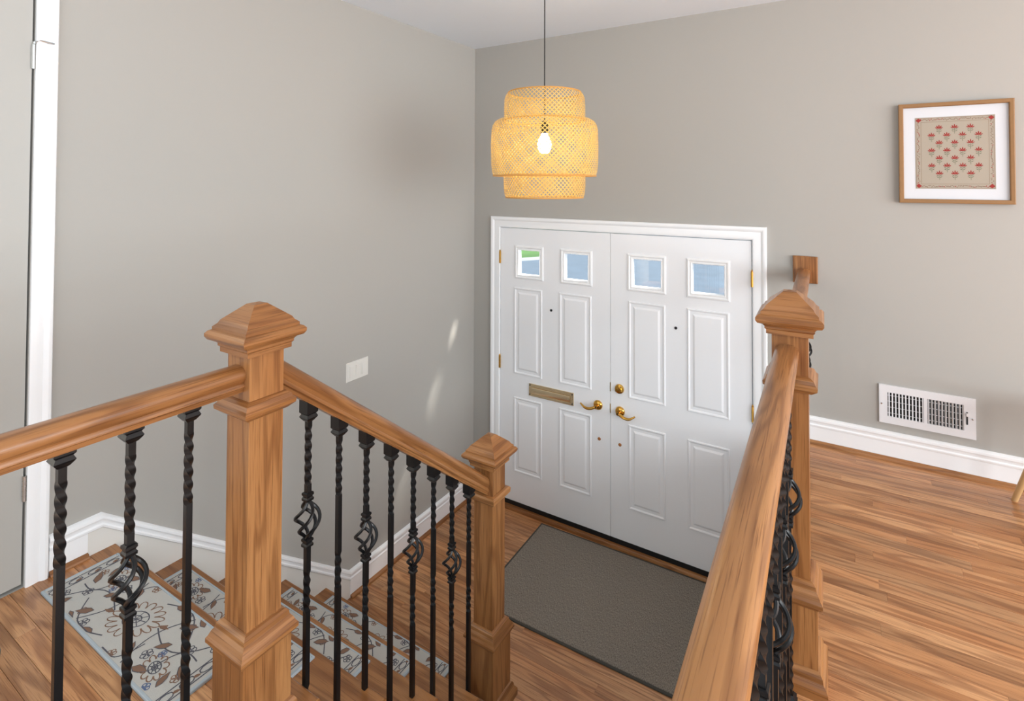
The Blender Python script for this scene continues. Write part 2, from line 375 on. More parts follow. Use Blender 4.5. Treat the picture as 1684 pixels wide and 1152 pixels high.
# ------------------------------------------------------------------ entry doors
def leaf(name, x0, x1, hinge_right, lites, cols, label):
    """one door leaf: slab pieces around two glazed lites, embossed panels, hardware"""
    root = struct(empty(name, ((x0 + x1) / 2, 0, DZ0)), label); cx = (x0 + x1) / 2
    X = lambda x: x - cx
    Z = lambda z: z - DZ0
    (a0, a1), (c0, c1) = lites; zl0, zl1 = 1.742, 1.922
    b = MB(); T = .036
    for u0, u1 in ((x0, a0), (a1, c0), (c1, x1)): b.box(X(u0), X(u1), 0, T, 0, Z(DZ1))
    for u0, u1 in ((a0, a1), (c0, c1)):
        b.box(X(u0), X(u1), 0, T, 0, Z(zl0)); b.box(X(u0), X(u1), 0, T, Z(zl1), Z(DZ1))
    b.build('slab', 'door_white', root)
    def ring(rects, depth):
        b = MB(); vs = []
        for (off, h) in depth:
            u0, u1, v0, v1 = rects; vs += [(X(u0 + off), -h, Z(v0 + off)), (X(u1 - off), -h, Z(v0 + off)), (X(u1 - off), -h, Z(v1 - off)), (X(u0 + off), -h, Z(v1 - off))]
        n = len(depth); fs = [(i * 4 + j, i * 4 + (j + 1) % 4, (i + 1) * 4 + (j + 1) % 4, (i + 1) * 4 + j) for i in range(n - 1) for j in range(4)]
        return b, vs, fs, n
    for u0, u1 in lites:
        o = .033; b, vs, fs, n = ring((u0 - o, u1 + o, zl0 - o, zl1 + o), [(0, 0), (.002, .006), (.009, .009), (.013, .009), (.018, .005), (.024, .005), (.028, .007), (.033, .003), (.0335, -.018)])
        b.add(vs, fs); fr_ = b.build('window_frame', 'trim_white', root)
        MB().box(X(u0), X(u1), .020, .023, Z(zl0), Z(zl1)).build('pane', 'pane_glass', fr_)
    for (u0, u1) in cols:
        for (v0, v1) in ((1.004, 1.643), (.282, .832)):
            b, vs, fs, n = ring((u0, u1, v0, v1), [(0, 0), (.003, .0055), (.008, .0065), (.013, .0045), (.017, .0008), (.034, .0008), (.046, .0065), (.05, .0068)])
            b.add(vs, fs + [tuple((n - 1) * 4 + j for j in range(4))]); b.build('panel', 'door_white', root)
    # weather sweep under the slab
    MB().box(X(x0), X(x1), -.004, T, -.03, 0).build('weather_sweep', 'black_rubber', root)
    # hinges
    hx = x1 + .004 if hinge_right else x0 - .004
    for z in (1.858, 1.070, .30):
        b = MB(); b.lathe([(.0, z - .046), (.0075, z - .045), (.0075, z + .045), (.0, z + .046)], 10, (0, 0, 0)); b.lathe([(.004, z + .045), (.006, z + .05), (.003, z + .056)], 8)
        for q in (-.027, -.009, .009, .027): b.lathe([(.0079, z + q - .0008), (.0079, z + q + .0008)], 10)
        b.v = [(X(hx) + p[0], -.008 + p[1], Z(p[2])) for p in b.v]; b.build('hinge', 'brass', root, True)
    px = .687 if not hinge_right else 1.579
    b = MB(); b.lathe([(.009, 0), (.009, .004), (.0055, .005), (.004, .002)], 16, axis='Y'); b.v = [(X(px) + p[0], -p[1], Z(1.508) + p[2]) for p in b.v]; b.build('peephole', 'dark_metal', root, True)
    qx, qz = (1.058, .686) if not hinge_right else (1.206, .683)
    b = MB(); b.lathe([(.011, 0), (.011, .002), (.008, .003)], 16, axis='Y'); b.v = [(X(qx) + p[0], -p[1], Z(qz) + p[2]) for p in b.v]; b.build('hole_plug', 'wood_plug', root, True)
    # lever handle
    lx, lz, s = (1.050, .913, -1) if not hinge_right else (1.208, .904, 1)
    lh = empty('lever_handle', (X(lx), 0, Z(lz))); lh.parent = root
    b = MB(); b.lathe([(.032, 0), (.033, .004), (.031, .010), (.024, .016), (.014, .019), (.012, .04), (.013, .046), (.0, .048)], 24, axis='Y'); b.v = [(p[0], -p[1], p[2]) for p in b.v]
    b.build('rose', 'brass', lh, True)
    pts = []; rr = []
    for i in range(13):
        t = i / 12; pts.append((s * (.115 * t), -.04 - .012 * math.sin(PI * t) * .5, -.018 * math.sin(PI * t * 1.0) * (1 if t < .6 else 1) - .006 * t + .008 * max(0, t - .7) * 4)); rr.append(.0085 - .003 * t + .0025 * math.sin(PI * min(1, t * 1.1)))
    MB().tube(pts, rr, 10).build('lever', 'brass', lh, True)
    b = MB(); b.lathe([(.004, .0465), (.004, .0495), (.0, .05)], 10, axis='Y'); b.v = [(p[0], -p[1], p[2]) for p in b.v]; b.build('lock_button', 'dark_metal', lh)
    return root, X, Z
xm = (DX0 + DX1) / 2
d1, X1, Z1 = leaf('door_1', DX0, xm - .0015, False, ((.413, .590), (.795, .974)), ((.374, .612), (.753, 1.0)), 'left leaf of the white double entry door with brass mail slot')
d2, X2, Z2 = leaf('door_2', xm + .0015, DX1, True, ((1.293, 1.484), (1.680, 1.872)), ((1.266, 1.512), (1.650, 1.900)), 'right leaf of the white double entry door with deadbolt above lever')
# deadbolt
db = empty('deadbolt', (X2(1.204), 0, Z2(1.052))); db.parent = d2
b = MB(); b.lathe([(.031, 0), (.032, .004), (.029, .012), (.02, .016), (.0, .017)], 24, axis='Y'); b.v = [(p[0], -p[1], p[2]) for p in b.v]; b.build('rose', 'brass', db, True)
b = MB(); b.box(-.021, .021, -.032, -.015, -.0045, .0045); o = b.build('thumb_turn', 'brass', db, rot=(0, math.radians(-25), 0))
# strike plates on the meeting edge
for z in (1.052, .91):
    MB().box(X2(xm) - .004, X2(xm) + .003, -.0015, .02, Z2(z) - .03, Z2(z) + .03).build('strike_plate', 'old_brass', d2)
# mail slot
ms = empty('mail_slot', (X1(.686), 0, Z1(.911))); ms.parent = d1
b = MB(); b.box(-.18, .18, -.006, 0, -.044, .044); b.build('slot_plate', 'old_brass', ms)
b = MB(); b.box(-.158, .158, -.009, -.006, .024, .032); b.box(-.158, .158, -.009, -.006, -.034, -.028); b.box(-.165, -.158, -.009, -.006, -.034, .032); b.box(.158, .165, -.009, -.006, -.034, .032); b.build('slot_frame', 'old_brass', ms)
b = MB(); b.extrude([(-.006, -.026), (-.012, -.022), (-.017, 0), (-.014, .018), (-.006, .022)], (-.155, 0, 0), (.155, 0, 0), (0, 1, 0), (0, 0, 1)); b.build('flap', 'old_brass', ms, True)
for sx in (-.171, .171):
    for sz in (-.033, .033):
        b = MB(); b.lathe([(.0045, .006), (.0045, .0085), (.002, .009)], 10, axis='Y'); b.v = [(p[0] + sx, -p[1], p[2] + sz) for p in b.v]; b.build('screw', 'dark_metal', ms)
# casing, jamb and threshold
CAS = [(0, 0), (0, .011), (.007, .014), (.03, .013), (.045, .011), (.052, .016), (.062, .021), (.072, .02), (.076, .016), (.076, 0)]
def casing(name, xi0, xi1, zi, z0, plane='Y'):
    b = MB(); n = len(CAS); rows = []
    for (x, z, sx, sz) in ((xi0, z0, -1, 0), (xi0, zi, -1, 1), (xi1, zi, 1, 1), (xi1, z0, 1, 0)):
        rows.append([(x + sx * a, -c, z + sz * a) for a, c in CAS])
    vs = [p for r in rows for p in r]
    fs = [(k * n + i, k * n + i + 1, (k + 1) * n + i + 1, (k + 1) * n + i) for k in range(3) for i in range(n - 1)] + [tuple(range(n)), tuple(range(3 * n, 4 * n))]
    return b.add(vs, fs)
tr2 = struct(casing('trim_2', DX0 - .0085, DX1 + .0085, DZ1 + .0085, 0).build('trim_2', 'trim_white', None, True))
b = MB(); b.box(DX0 - .012, DX0 - .004, 0, .15, 0, DZ1 + .012); b.box(DX1 + .004, DX1 + .012, 0, .15, 0, DZ1 + .012); b.box(DX0 - .012, DX1 + .012, 0, .15, DZ1 + .004, DZ1 + .012); b.build('door_jamb', 'trim_white', tr2)
b = MB(); b.box(DX0 - .004, DX1 + .004, -.001, .15, -.02, .031); b.build('sill', 'black_rubber', tr2)
MB().extrude([(0, 0), (.022, 0), (.022, .018), (.016, .027), (0, .03)], (DX0 + .0, -.001, 0), (DX1, -.001, 0), (0, -1, 0), (0, 0, 1)).build('threshold', 'oak_X', tr2, True)

# hall door at far left
hd = struct(empty('door_3', (0, -3.08, ZU)), 'flat off-white hall door beside the top of the stairs')
MB().box(-.04, -.004, -.41, .402, .012, 2.24).build('slab', 'hall_door_paint', hd)
for z in (1.885, .348):
    b = MB(); b.lathe([(0, z - .045), (.0075, z - .044), (.0075, z + .044), (0, z + .045)], 10)
    for q in (-.026, -.009, .009, .026): b.lathe([(.008, z + q - .001), (.008, z + q + .001)], 10)
    b.v = [(.003 + p[0], .405 + p[1], p[2]) for p in b.v]; b.build('hinge', 'nickel', hd, True)
b = MB(); b.tube([(.008, .405, 1.935), (.012, .42, 1.945), (.03, .455, 1.938)], .0035, 8); b.lathe([(.006, 1.93), (.006, 1.938)], 10, (.008, .405, 0)); b.build('hinge_pin_stop', 'nickel', hd, True)
b = MB(); n = len(CAS)
CS = [(a * .82, c) for a, c in CAS]; rows = []
for (y, z, sy, sz) in ((-2.671, ZU, 1, 0), (-2.671, 3.235, 1, 1), (-3.495, 3.235, -1, 1), (-3.495, ZU, -1, 0)):
    rows.append([(c, y + sy * a, z + sz * a) for a, c in CS])
vs = [p for r in rows for p in r]
b.add(vs, [(k * n + i, k * n + i + 1, (k + 1) * n + i + 1, (k + 1) * n + i) for k in range(3) for i in range(n - 1)] + [tuple(range(n)), tuple(range(3 * n, 4 * n))])
struct(b.build('trim_3', 'trim_white', None, True))

# ------------------------------------------------------------------ newel posts
CAPP = [(.050, 0), (.062, 0), (.062, .012), (.066, .016), (.066, .022), (.071, .028), (.084, .033), (.089, .041), (.089, .049), (.083, .056), (.076, .059), (.076, .066), (.067, .074), (.062, .083), (.018, .121), (.0, .124)]
BOXM = [(.052, .0), (.068, .0), (.074, .006), (.080, .014), (.080, .024), (.075, .031), (.070, .042), (.064, .05), (.062, .06), (.056, .066), (.05, .068)]
BASEM = [(.091, 0), (.091, .026), (.087, .034), (.080, .042), (.078, .054), (.073, .062), (.066, .066)]
def newel(x, y, z0, rz, z_box, z_col, col_h, z_cap, label, wide_collar=True):
    r = tag(empty('newel_post', (x, y, z0), rz), label, 'newel post', 'oak box newel posts')
    q = lambda z: z - z0
    MB().sq([(.048, q(z_box)), (.048, q(z_cap) + .01)]).build('shaft', 'oak_Z', r)
    MB().sq([(.067, .0), (.067, q(z_box) + .004)]).build('pedestal', 'oak_Z', r)
    MB().sq([(h, q(z_box) + t) for h, t in BOXM]).build('pedestal_moulding', 'oak_mitre', r)
    MB().sq(BASEM).build('base_moulding', 'oak_mitre', r)
    if wide_collar: pr = [(.048, 0), (.056, .003), (.064, .010), (.071, .016), (.072, .026), (.066, .032), (.062, .042), (.055, .047), (.048, .049)]
    else: pr = [(.048, 0), (.060, .003), (.066, .010), (.067, .028), (.062, .034), (.048, .036)]
    MB().sq([(h, q(z_col) + t) for h, t in pr]).build('collar', 'oak_mitre', r)
    MB().sq([(h, q(z_cap) + t) for h, t in CAPP]).build('cap', 'oak_mitre', r)
    return r
newel(XR, -2.543, ZU, 0, 1.216, 1.812, 0, 1.976, 'oak newel post at the top of the stairs where level and sloping rails meet')
newel(XR, -1.447, ZU - 4 * RISE, 0, .448, 1.044, 0, 1.192, 'oak newel post at the foot of the stairs beside the doormat', False)
newel(2.358, -1.60, ZU, .03, 1.216, 1.812, 0, 1.976, 'oak newel post on the upper floor edge facing the picture wall')

# ------------------------------------------------------------------ handrails
HR = [(-.022, 0), (.022, 0), (.023, .010), (.029, .014), (.029, .019), (.026, .024), (.031, .033), (.0325, .044), (.029, .055), (.020, .062), (.008, .065), (-.008, .065), (-.020, .062), (-.029, .055), (-.0325, .044), (-.031, .033), (-.026, .024), (-.029, .019), (-.029, .014), (-.023, .010)]
ZR = 1.947
def rail(p0, p1, label, name='handrail', plumb=True):
    p0, p1 = Vector(p0), Vector(p1); d = (p1 - p0).normalized()
    side = Vector((d.y, -d.x, 0)).normalized(); up = side.cross(d)
    c = (p0 + p1) / 2; b = MB()
    if plumb:   # ends cut plumb
        k = 1 / max(.2, up.z); vs = []
        for p in (p0, p1):
            for a, h in HR: vs.append(p - c + side * a + Vector((0, 0, 1)) * (h * k))
        n = len(HR); b.add(vs, [(i, (i + 1) % n, n + (i + 1) % n, n + i) for i in range(n)] + [tuple(range(n)), tuple(range(n, 2 * n))])
    RM = Matrix((side, d, up)).transposed()          # local Y runs along the rail, so the grain follows it
    b.v = [tuple(RM.inverted() @ Vector(p)) for p in b.v]
    o = b.build(name, 'oak_Y', None, True, loc=c, rot=RM.to_euler())
    return tag(o, label, 'handrail')
rail((XR, -3.75, ZR - .065), (XR, -2.591, ZR - .065), 'level oak handrail running into the newel at the top of the stairs')
SL = .785; KZ = (1 + SL * SL) ** .5
rail((XR, -2.495, ZR - .065 * KZ), (XR, -1.495, ZR - 1.0 * SL - .065 * KZ), 'sloping oak stair handrail between upper and lower newel posts')
xr = lambda y: 2.350 - .031 * (y + 1.6)
rail((xr(-3.75), -3.75, ZR - .065), (xr(-1.648), -1.648, ZR - .065), 'level oak guard rail running up to the newel on the upper floor edge')
rw = rail((xr(-1.552), -1.552, ZR - .065), (xr(-.02), -.02, ZR - .065), 'short oak guard rail ending at a square rosette on the wall')
c = rw.location
b = MB(); b.box(-.062, .062, -.02, -.0, -.075, .075); vs = b.v
b = MB(); ro = [(-.062, -.075), (.062, -.075), (.062, .075), (-.062, .075)]
b.add([(a, 0, z) for a, z in ro] + [(a, -.013, z) for a, z in ro] + [(a * .92, -.019, z * .93) for a, z in ro], [(0, 1, 5, 4), (1, 2, 6, 5), (2, 3, 7, 6), (3, 0, 4, 7), (4, 5, 9, 8), (5, 6, 10, 9), (6, 7, 11, 10), (7, 4, 8, 11), (8, 9, 10, 11), (3, 2, 1, 0)])
ri = rw.rotation_euler.to_matrix().inverted()
b.v = [tuple(ri @ Vector((p[0] + 2.306 - c.x, p[1] - .001 - c.y, p[2] + 1.939 - c.z))) for p in b.v]
b.build('rosette', 'oak_Z', rw)

# ------------------------------------------------------------------ balusters
H = .0072
def bar_profile(z_lo, z_hi, twists):
    """square bar with twisted stretches: rings (z, angle)"""
    rings = []; ang = 0; z = z_hi; cuts = sorted(twists, reverse=True)
    rings.append((z, ang))
    for t1, t0 in cuts:
        rings.append((t1, ang)); n = max(2, int((t1 - t0) / .0028))
        for i in range(1, n + 1):
            ang += (t1 - t0) / n * (PI / 2) / .030; rings.append((t1 - (t1 - t0) * i / n, ang))
        ang = round(ang / (PI / 2)) * (PI / 2)
        rings.append((t0 - .004, ang))
    rings.append((z_lo, ang)); return rings
def bar(z_lo, z_hi, twists):
    b = MB(); vs = []; rg = bar_profile(z_lo, z_hi, twists)
    for z, a in rg:
        for j in range(4):
            t = a + (j + .5) * PI / 2; vs.append((H * 1.414 * math.cos(t), H * 1.414 * math.sin(t), z))
    n = len(rg); fs = [(i * 4 + j, i * 4 + (j + 1) % 4, (i + 1) * 4 + (j + 1) % 4, (i + 1) * 4 + j) for i in range(n - 1) for j in range(4)] + [(0, 1, 2, 3), tuple((n - 1) * 4 + j for j in range(4))]
    return b.add(vs, fs)
SHOE_T = [(.0185, .022), (.0185, -.016), (.0145, -.021), (.0185, -.029), (.0165, -.033), (.0105, -.041), (.008, -.043)]
SHOE_L = [(.0185, 0), (.0185, -.006), (.0145, -.011), (.0185, -.019), (.0165, -.023), (.0105, -.031), (.008, -.033)]
def S(me, nm): 
    return me
_b = MB().sq([(h, z) for h, z in SHOE_T])
_b.v = [(p[0], p[1], (-.785 * p[1]) if p[2] > .02 else p[2] - .006) for p in _b.v]
shoe_t = _b.mesh('top_shoe', 'iron'); shoe_l = MB().sq([(h, z - .0) for h, z in SHOE_L]).mesh('top_shoe', 'iron')
shoe_b = MB().sq([(.0185, 0), (.0185, .012), (.0145, .017), (.017, .023), (.009, .033)]).mesh('bottom_shoe', 'iron')
col_me = MB().sq([(.008, -.013), (.0118, -.011), (.0122, -.005), (.0095, -.001), (.0095, .001), (.0122, .005), (.0118, .011), (.008, .013)]).mesh('collar', 'iron')
def wire_mesh():
    pts = []; rr = []
    for i in range(19):
        t = i / 18; zz = -.052 + .104 * t; r = .0055 + .0285 * math.sin(PI * t) ** 1.15; a = t * PI * 1.05
        pts.append((r * math.cos(a), r * math.sin(a), zz)); rr.append(.0050)
    return MB().tube(pts, rr, 7).mesh('basket_wire', 'iron', True)
wire_me = wire_mesh()
def baluster(x, y, z_rail, z_floor, basket, slope, label, group, shoe=True, name=None):
    r = tag(empty('basket_baluster' if basket else 'twisted_baluster', (x, y, z_floor)), label, 'baluster', group)
    L = z_rail - z_floor
    zt = L - (.05 if slope else .035)
    link('top_shoe', shoe_t if slope else shoe_l, r, (0, 0, L))
    if basket:
        zc = L - .332; 
        bar(zc + .052, L - .003, [(L - .06, zc + .105)]).build('upper_bar', 'iron', r, True)
        bar(0 if z_floor else 0, zc - .052, [(zc - .145, zc - .265)] + ([(.19, .05)] if L > .75 and zc - .3 > .25 else [])).build('lower_bar', 'iron', r, True)
        for s in (.066, -.066): link('collar', col_me, r, (0, 0, zc + s))
        for k in range(4): link('basket_wire', wire_me, r, (0, 0, zc), (0, 0, k * PI / 2 + .6))
    else:
        bar(0, L - .003, [(L - .06, L - .225), (L - .50 if not slope else L - .40, L - .63 if not slope else L - .505)] + ([(.17, .05)] if not slope else [])).build('bar', 'iron', r, True)
    if shoe: link('bottom_shoe', shoe_b, r)
    return r
ZB = ZR - .065
ORD = ['first', 'second', 'third', 'fourth', 'fifth', 'sixth', 'seventh', 'eighth', 'ninth', 'tenth', 'eleventh', 'twelfth', 'thirteenth']
def blabel(i, bk, where): return ('basket-twist ' if bk else 'plain twisted ') + 'black iron baluster, ' + ORD[i] + ' from the ' + where
for i in range(7):
    y = -2.711 - .1215 * i; bk = (i % 2 == 1)
    baluster(XR, y, ZB, ZU, bk, False, blabel(i, bk, 'stair-head newel under the level rail'), 'balusters under the left level rail')
for i in range(8):
    y = -2.378 + .1115 * i; bk = (i % 2 == 0)
    zr = ZR - .785 * (y + 2.495) - .065 * KZ
    k = min(4, max(1, math.ceil((y + .012 - YN0) / RUN))); zf = ZU - k * RISE
    baluster(XR, y, zr, zf, bk, True, blabel(i, bk, 'stair-head newel down the sloping rail'), 'balusters on the stair treads', shoe=not (bk and i >= 2))
for i in range(13):
    y = -1.735 - .1225 * i; bk = (i % 2 == 0)
    baluster(xr(y) + .006, y, ZB, ZU, bk, False, blabel(i, bk, 'upper-floor newel under the long guard rail'), 'balusters under the near guard rail')
for i in range(11):
    y = -1.425 + .122 * i; bk = (i % 2 == 0)
    baluster(xr(y) + .006, y, ZB, ZU, bk, False, blabel(i, bk, 'upper-floor newel towards the wall rosette'), 'balusters between newel and wall')

# ------------------------------------------------------------------ pendant lamp
LX, LY = 1.18, -1.0
lp = tag(empty('pendant_lamp', (LX, LY, 2.345)), 'lit woven bamboo three-tier pendant lamp on a black cord above the landing', 'pendant lamp')
def weave(name, prof, n, width):
    """crossing diagonal strips laid on a surface of revolution; prof = [(r, z)] relative"""
    P = [Vector((r, z)) for r, z in prof]; cum = [0]
    for i in range(1, len(P)): cum.append(cum[-1] + (P[i] - P[i - 1]).length)
    LN = cum[-1]
    def at(s):
        s = min(max(s, 0), LN)
        for i in range(1, len(P)):
            if s <= cum[i] + 1e-9:
                t = (s - cum[i - 1]) / max(1e-9, cum[i] - cum[i - 1]); return P[i - 1].lerp(P[i], t)
        return P[-1]
    b = MB(); seg = 14; R = max(p.x for p in P)
    for dr in (1, -1):
        for k in range(n):
            a0 = 2 * PI * k / n; vs = []
            for i in range(seg + 1):
                s = LN * i / seg; p = at(s); a = a0 + dr * s / R
                off = .0006 * dr
                for e in (-.5, .5):
                    aa = a + e * width * 1.0 / R; vs.append(((p.x + off) * math.cos(aa), (p.x + off) * math.sin(aa), p.y))
            b.add(vs, [(2 * i, 2 * i + 1, 2 * i + 3, 2 * i + 2) for i in range(seg)])
    o = b.build(name, 'bamboo', lp); o['kind'] = 'stuff'; return o
z0 = 2.345
weave('upper_weave', [(.185, .538), (.198, .528), (.206, .505), (.208, .46), (.208, .39)], 60, .0062)
weave('middle_weave', [(.212, .403), (.245, .397), (.264, .378), (.272, .345), (.275, .27), (.273, .17), (.268, .128), (.262, .112)], 80, .0062)
weave('lower_weave', [(.209, .12), (.209, .06), (.205, .018), (.198, .002)], 60, .0062)
def hoop(r, z, t, nm='rim'):
    pts = [(r * math.cos(2 * PI * i / 48), r * math.sin(2 * PI * i / 48), z) for i in range(49)]
    MB().tube(pts, t, 6, cap=False).build(nm, 'bamboo_rim', lp, True)
hoop(.186, .538, .004); hoop(.209, .395, .004); hoop(.262, .112, .0045); hoop(.198, .002, .004); hoop(.21, .118, .003)
MB().tube([(0, 0, .345), (0, 0, HC - 2.345 - .03)], .0028, 8).build('cord', 'cord_black', lp)
MB().lathe([(.0, .33), (.019, .33), (.021, .345), (.02, .375), (.012, .392), (.004, .398)], 16).build('socket', 'cord_black', lp, True)
MB().lathe([(.0, .225), (.02, .23), (.032, .25), (.036, .272), (.032, .295), (.018, .318), (.014, .332)], 20).build('bulb', 'bulb', lp, True)
MB().lathe([(.045, HC - 2.345), (.045, HC - 2.345 - .018), (.012, HC - 2.345 - .034), (.003, HC - 2.345 - .036)], 24).build('ceiling_canopy', 'cord_black', lp, True)
b = MB()
for k in range(3):
    a = k * 2 * PI / 3 + .4; b.tube([(.012 * math.cos(a), .012 * math.sin(a), .385), (.2 * math.cos(a), .2 * math.sin(a), .395)], .0018, 5)
b.build('spider', 'bamboo_rim', lp)

# ------------------------------------------------------------------ doormat
dm = tag(empty('doormat', (1.255, -.445, 0), .02), 'rectangular grey-brown woven doormat in front of the double door', 'doormat')
MB().box(-.60, .60, -.40, .40, 0.0005, .010, ch=.002).build('pile', 'doormat', dm)
b = MB(); ww = .014
for q in ((-.612, .612, -.414, -.40), (-.612, .612, .40, .414), (-.612, -.60, -.40, .40), (.60, .612, -.40, .40)): b.box(*q, 0.0005, .008, ch=.002)
b.build('edging', 'mat_edge', dm)

# ------------------------------------------------------------------ stair rugs
RL, RD = .83, .232
def ribbon(b, pts, wd, mi, z, closed=False):
    wd *= 1.35
    n = len(pts); vs = []
    for i, p in enumerate(pts):
        a = pts[(i - 1) % n] if (closed or i > 0) else p; c = pts[(i + 1) % n] if (closed or i < n - 1) else p
        dx, dy = c[0] - a[0], c[1] - a[1]; l = math.hypot(dx, dy) or 1; nx, ny = -dy / l * wd / 2, dx / l * wd / 2
        vs += [(p[0] + nx, p[1] + ny, z), (p[0] - nx, p[1] - ny, z)]
    m_ = n if closed else n - 1
    b.add(vs, [(2 * i, 2 * i + 1, 2 * ((i + 1) % n) + 1, 2 * ((i + 1) % n)) for i in range(m_)], mi)
def poly(b, pts, mi, z): b.add([(x, y, z) for x, y in pts], [tuple(range(len(pts)))], mi)
def rot(pts, a, cx, cy, s=1): return [(cx + s * (x * math.cos(a) - y * math.sin(a)), cy + s * (x * math.sin(a) + y * math.cos(a))) for x, y in pts]
def leafp(L, W): return [(0, 0), (L * .3, W * .5), (L * .62, W * .42), (L, 0), (L * .6, -W * .38), (L * .28, -W * .4)]
def rug_pattern():
    b = MB(); CH, BR, NV = 0, 1, 2; z = .0004; z2 = .0007
    def clip(p): return (min(max(p[0], -RL / 2 + .017), RL / 2 - .017), min(max(p[1], -RD / 2 + .012), RD / 2 - .006))
    # end border lines
    for s in (-1, 1):
        for off in (.024, .055): ribbon(b, [(s * (RL / 2 - off), -RD / 2 + .012), (s * (RL / 2 - off), RD / 2 - .008)], .003, CH, z)
        for k in range(4):
            cy_ = -RD / 2 + .03 + k * .056
            ribbon(b, rot([(.012 * math.cos(t * .7), .02 * math.sin(t * .7)) for t in range(9)], 0, s * (RL / 2 - .04), cy_), .0028, CH, z, True)
            poly(b, rot(leafp(.022, .012), 1.2 * s, s * (RL / 2 - .04), cy_ + .016), BR, z2)
    def daisy(cx, cy, rx, ry, a, npet, mi):
        for k in range(npet):
            t = 2 * PI * k / npet
            pet = [(1.0 + .0, 0)]; pts = []
            for u in range(9):
                q = PI * u / 8 - PI / 2; rr = .62 + .38 * math.cos(q); tt = t + .95 * PI / npet * math.sin(q) * 1.0; pts.append((rx * rr * math.cos(tt), ry * rr * math.sin(tt)))
            ribbon(b, [clip(p) for p in rot(pts, a, cx, cy)], .0026, mi, z)
        for f in (.45, .2): ribbon(b, [clip(p) for p in rot([(rx * f * math.cos(2 * PI * i / 20), ry * f * math.sin(2 * PI * i / 20)) for i in range(20)], a, cx, cy)], .0026, CH, z, True)
        for k in range(8): t = 2 * PI * k / 8; ribbon(b, rot([(0, 0), (rx * .42 * math.cos(t), ry * .42 * math.sin(t))], a, cx, cy), .0022, CH, z)
    def small(cx, cy, r, mi):
        for k in range(5):
            t = 2 * PI * k / 5 + cx * 40; ribbon(b, [clip((cx + r * .55 * math.cos(t) + r * .42 * math.cos(2 * PI * i / 9), cy + r * .55 * math.sin(t) + r * .42 * math.sin(2 * PI * i / 9))) for i in range(9)], .0022, mi, z, True)
    def vine(p0, p1, bend, mi=CH, wd=.003):
        pts = []
        for i in range(13):
            t = i / 12; nx, ny = -(p1[1] - p0[1]), p1[0] - p0[0]; s_ = bend * math.sin(PI * t)
            pts.append(clip((p0[0] + (p1[0] - p0[0]) * t + nx * s_, p0[1] + (p1[1] - p0[1]) * t + ny * s_)))
        ribbon(b, pts, wd, mi, z); return pts
    daisy(.0, .0, .098, .068, .25, 16, BR)
    for s in (-1, 1): ribbon(b, rot([(s * .098, 0), (s * .125, .01)], .25, 0, 0), .004, BR, z); poly(b, rot(leafp(.04, .014), .25 + (0 if s > 0 else PI), s * .1 * math.cos(.25), s * .1 * math.sin(.25)), BR, z2)
    daisy(-.245, .055, .052, .036, -.3, 10, BR); daisy(.245, -.055, .052, .036, -.3, 10, BR)
    rr = random.Random(11)
    for s in (-1, 1):
        v1 = vine((s * .1, s * .02), (s * .33, s * .09), -.25); v2 = vine((s * .14, -s * .10), (s * .17, s * .1), .18); v3 = vine((s * .02, s * .085), (s * .24, s * .04), .2)
        v4 = vine((s * .24, -s * .045), (s * .33, s * .02), .3); v5 = vine((s * .03, -s * .11), (s * .13, -s * .03), -.3)
        for (x, y, a, l) in ((.16, .055, .6, .06), (.205, .012, -2.4, .052), (.29, .07, 1.2, .055), (.30, .00, -.7, .06), (.125, -.075, 2.3, .045), (.185, -.09, .3, .058), (.315, -.085, 1.9, .05), (.06, .098, 0.1, .05), (.225, .098, 2.8, .045)):
            aa = a if s > 0 else a + PI
            pts = [clip(p) for p in rot(leafp(l, l * .42), aa, s * x, s * y)]; poly(b, pts, BR, z2); ribbon(b, pts, .0018, CH, z2 + .0002, True)
        for (x, y, r, mi) in ((.13, .095, .017, CH), (.19, .075, .015, BR), (.175, -.045, .018, CH), (.275, .03, .017, CH), (.335, -.04, .016, BR), (.335, .075, .017, CH), (.08, -.1, .015, BR), (.29, -.1, .014, NV), (.215, -.02, .012, NV)):
            small(s * x, s * y, r, mi)
    return b.mesh('woven_motif', ['rug_charcoal', 'rug_brown', 'rug_navy'])
motif = rug_pattern()
pile = MB().box(-RL / 2 + .008, RL / 2 - .008, -RD / 2 + .006, RD / 2 - .006, 0, .0075, ch=.0015).mesh('pile', 'rug_cream')
b = MB()
for q in ((-RL / 2, RL / 2, -RD / 2, -RD / 2 + .009), (-RL / 2, RL / 2, RD / 2 - .009, RD / 2), (-RL / 2, -RL / 2 + .012, -RD / 2 + .009, RD / 2 - .009), (RL / 2 - .012, RL / 2, -RD / 2 + .009, RD / 2 - .009)): b.box(*q, 0, .0085, ch=.002)
bind = b.mesh('binding', 'rug_blue')
rl = ['floral cream stair rug lying on the hall floor at the stair head', 'floral cream stair rug on the first tread below the hall', 'floral cream stair rug on the second tread below the hall', 'floral cream stair rug on the third tread below the hall', 'floral cream stair rug on the lowest tread above the landing']
for k in range(5):
    r = tag(empty('stair_rug', (.093 + RL / 2, YN0 + k * RUN - .030 - RD / 2, ZU - k * RISE + .0004)), rl[k], 'rug', 'rugs on the stairs')
    link('pile', pile, r); link('binding', bind, r); link('woven_motif', motif, r, (0, 0, .0075))

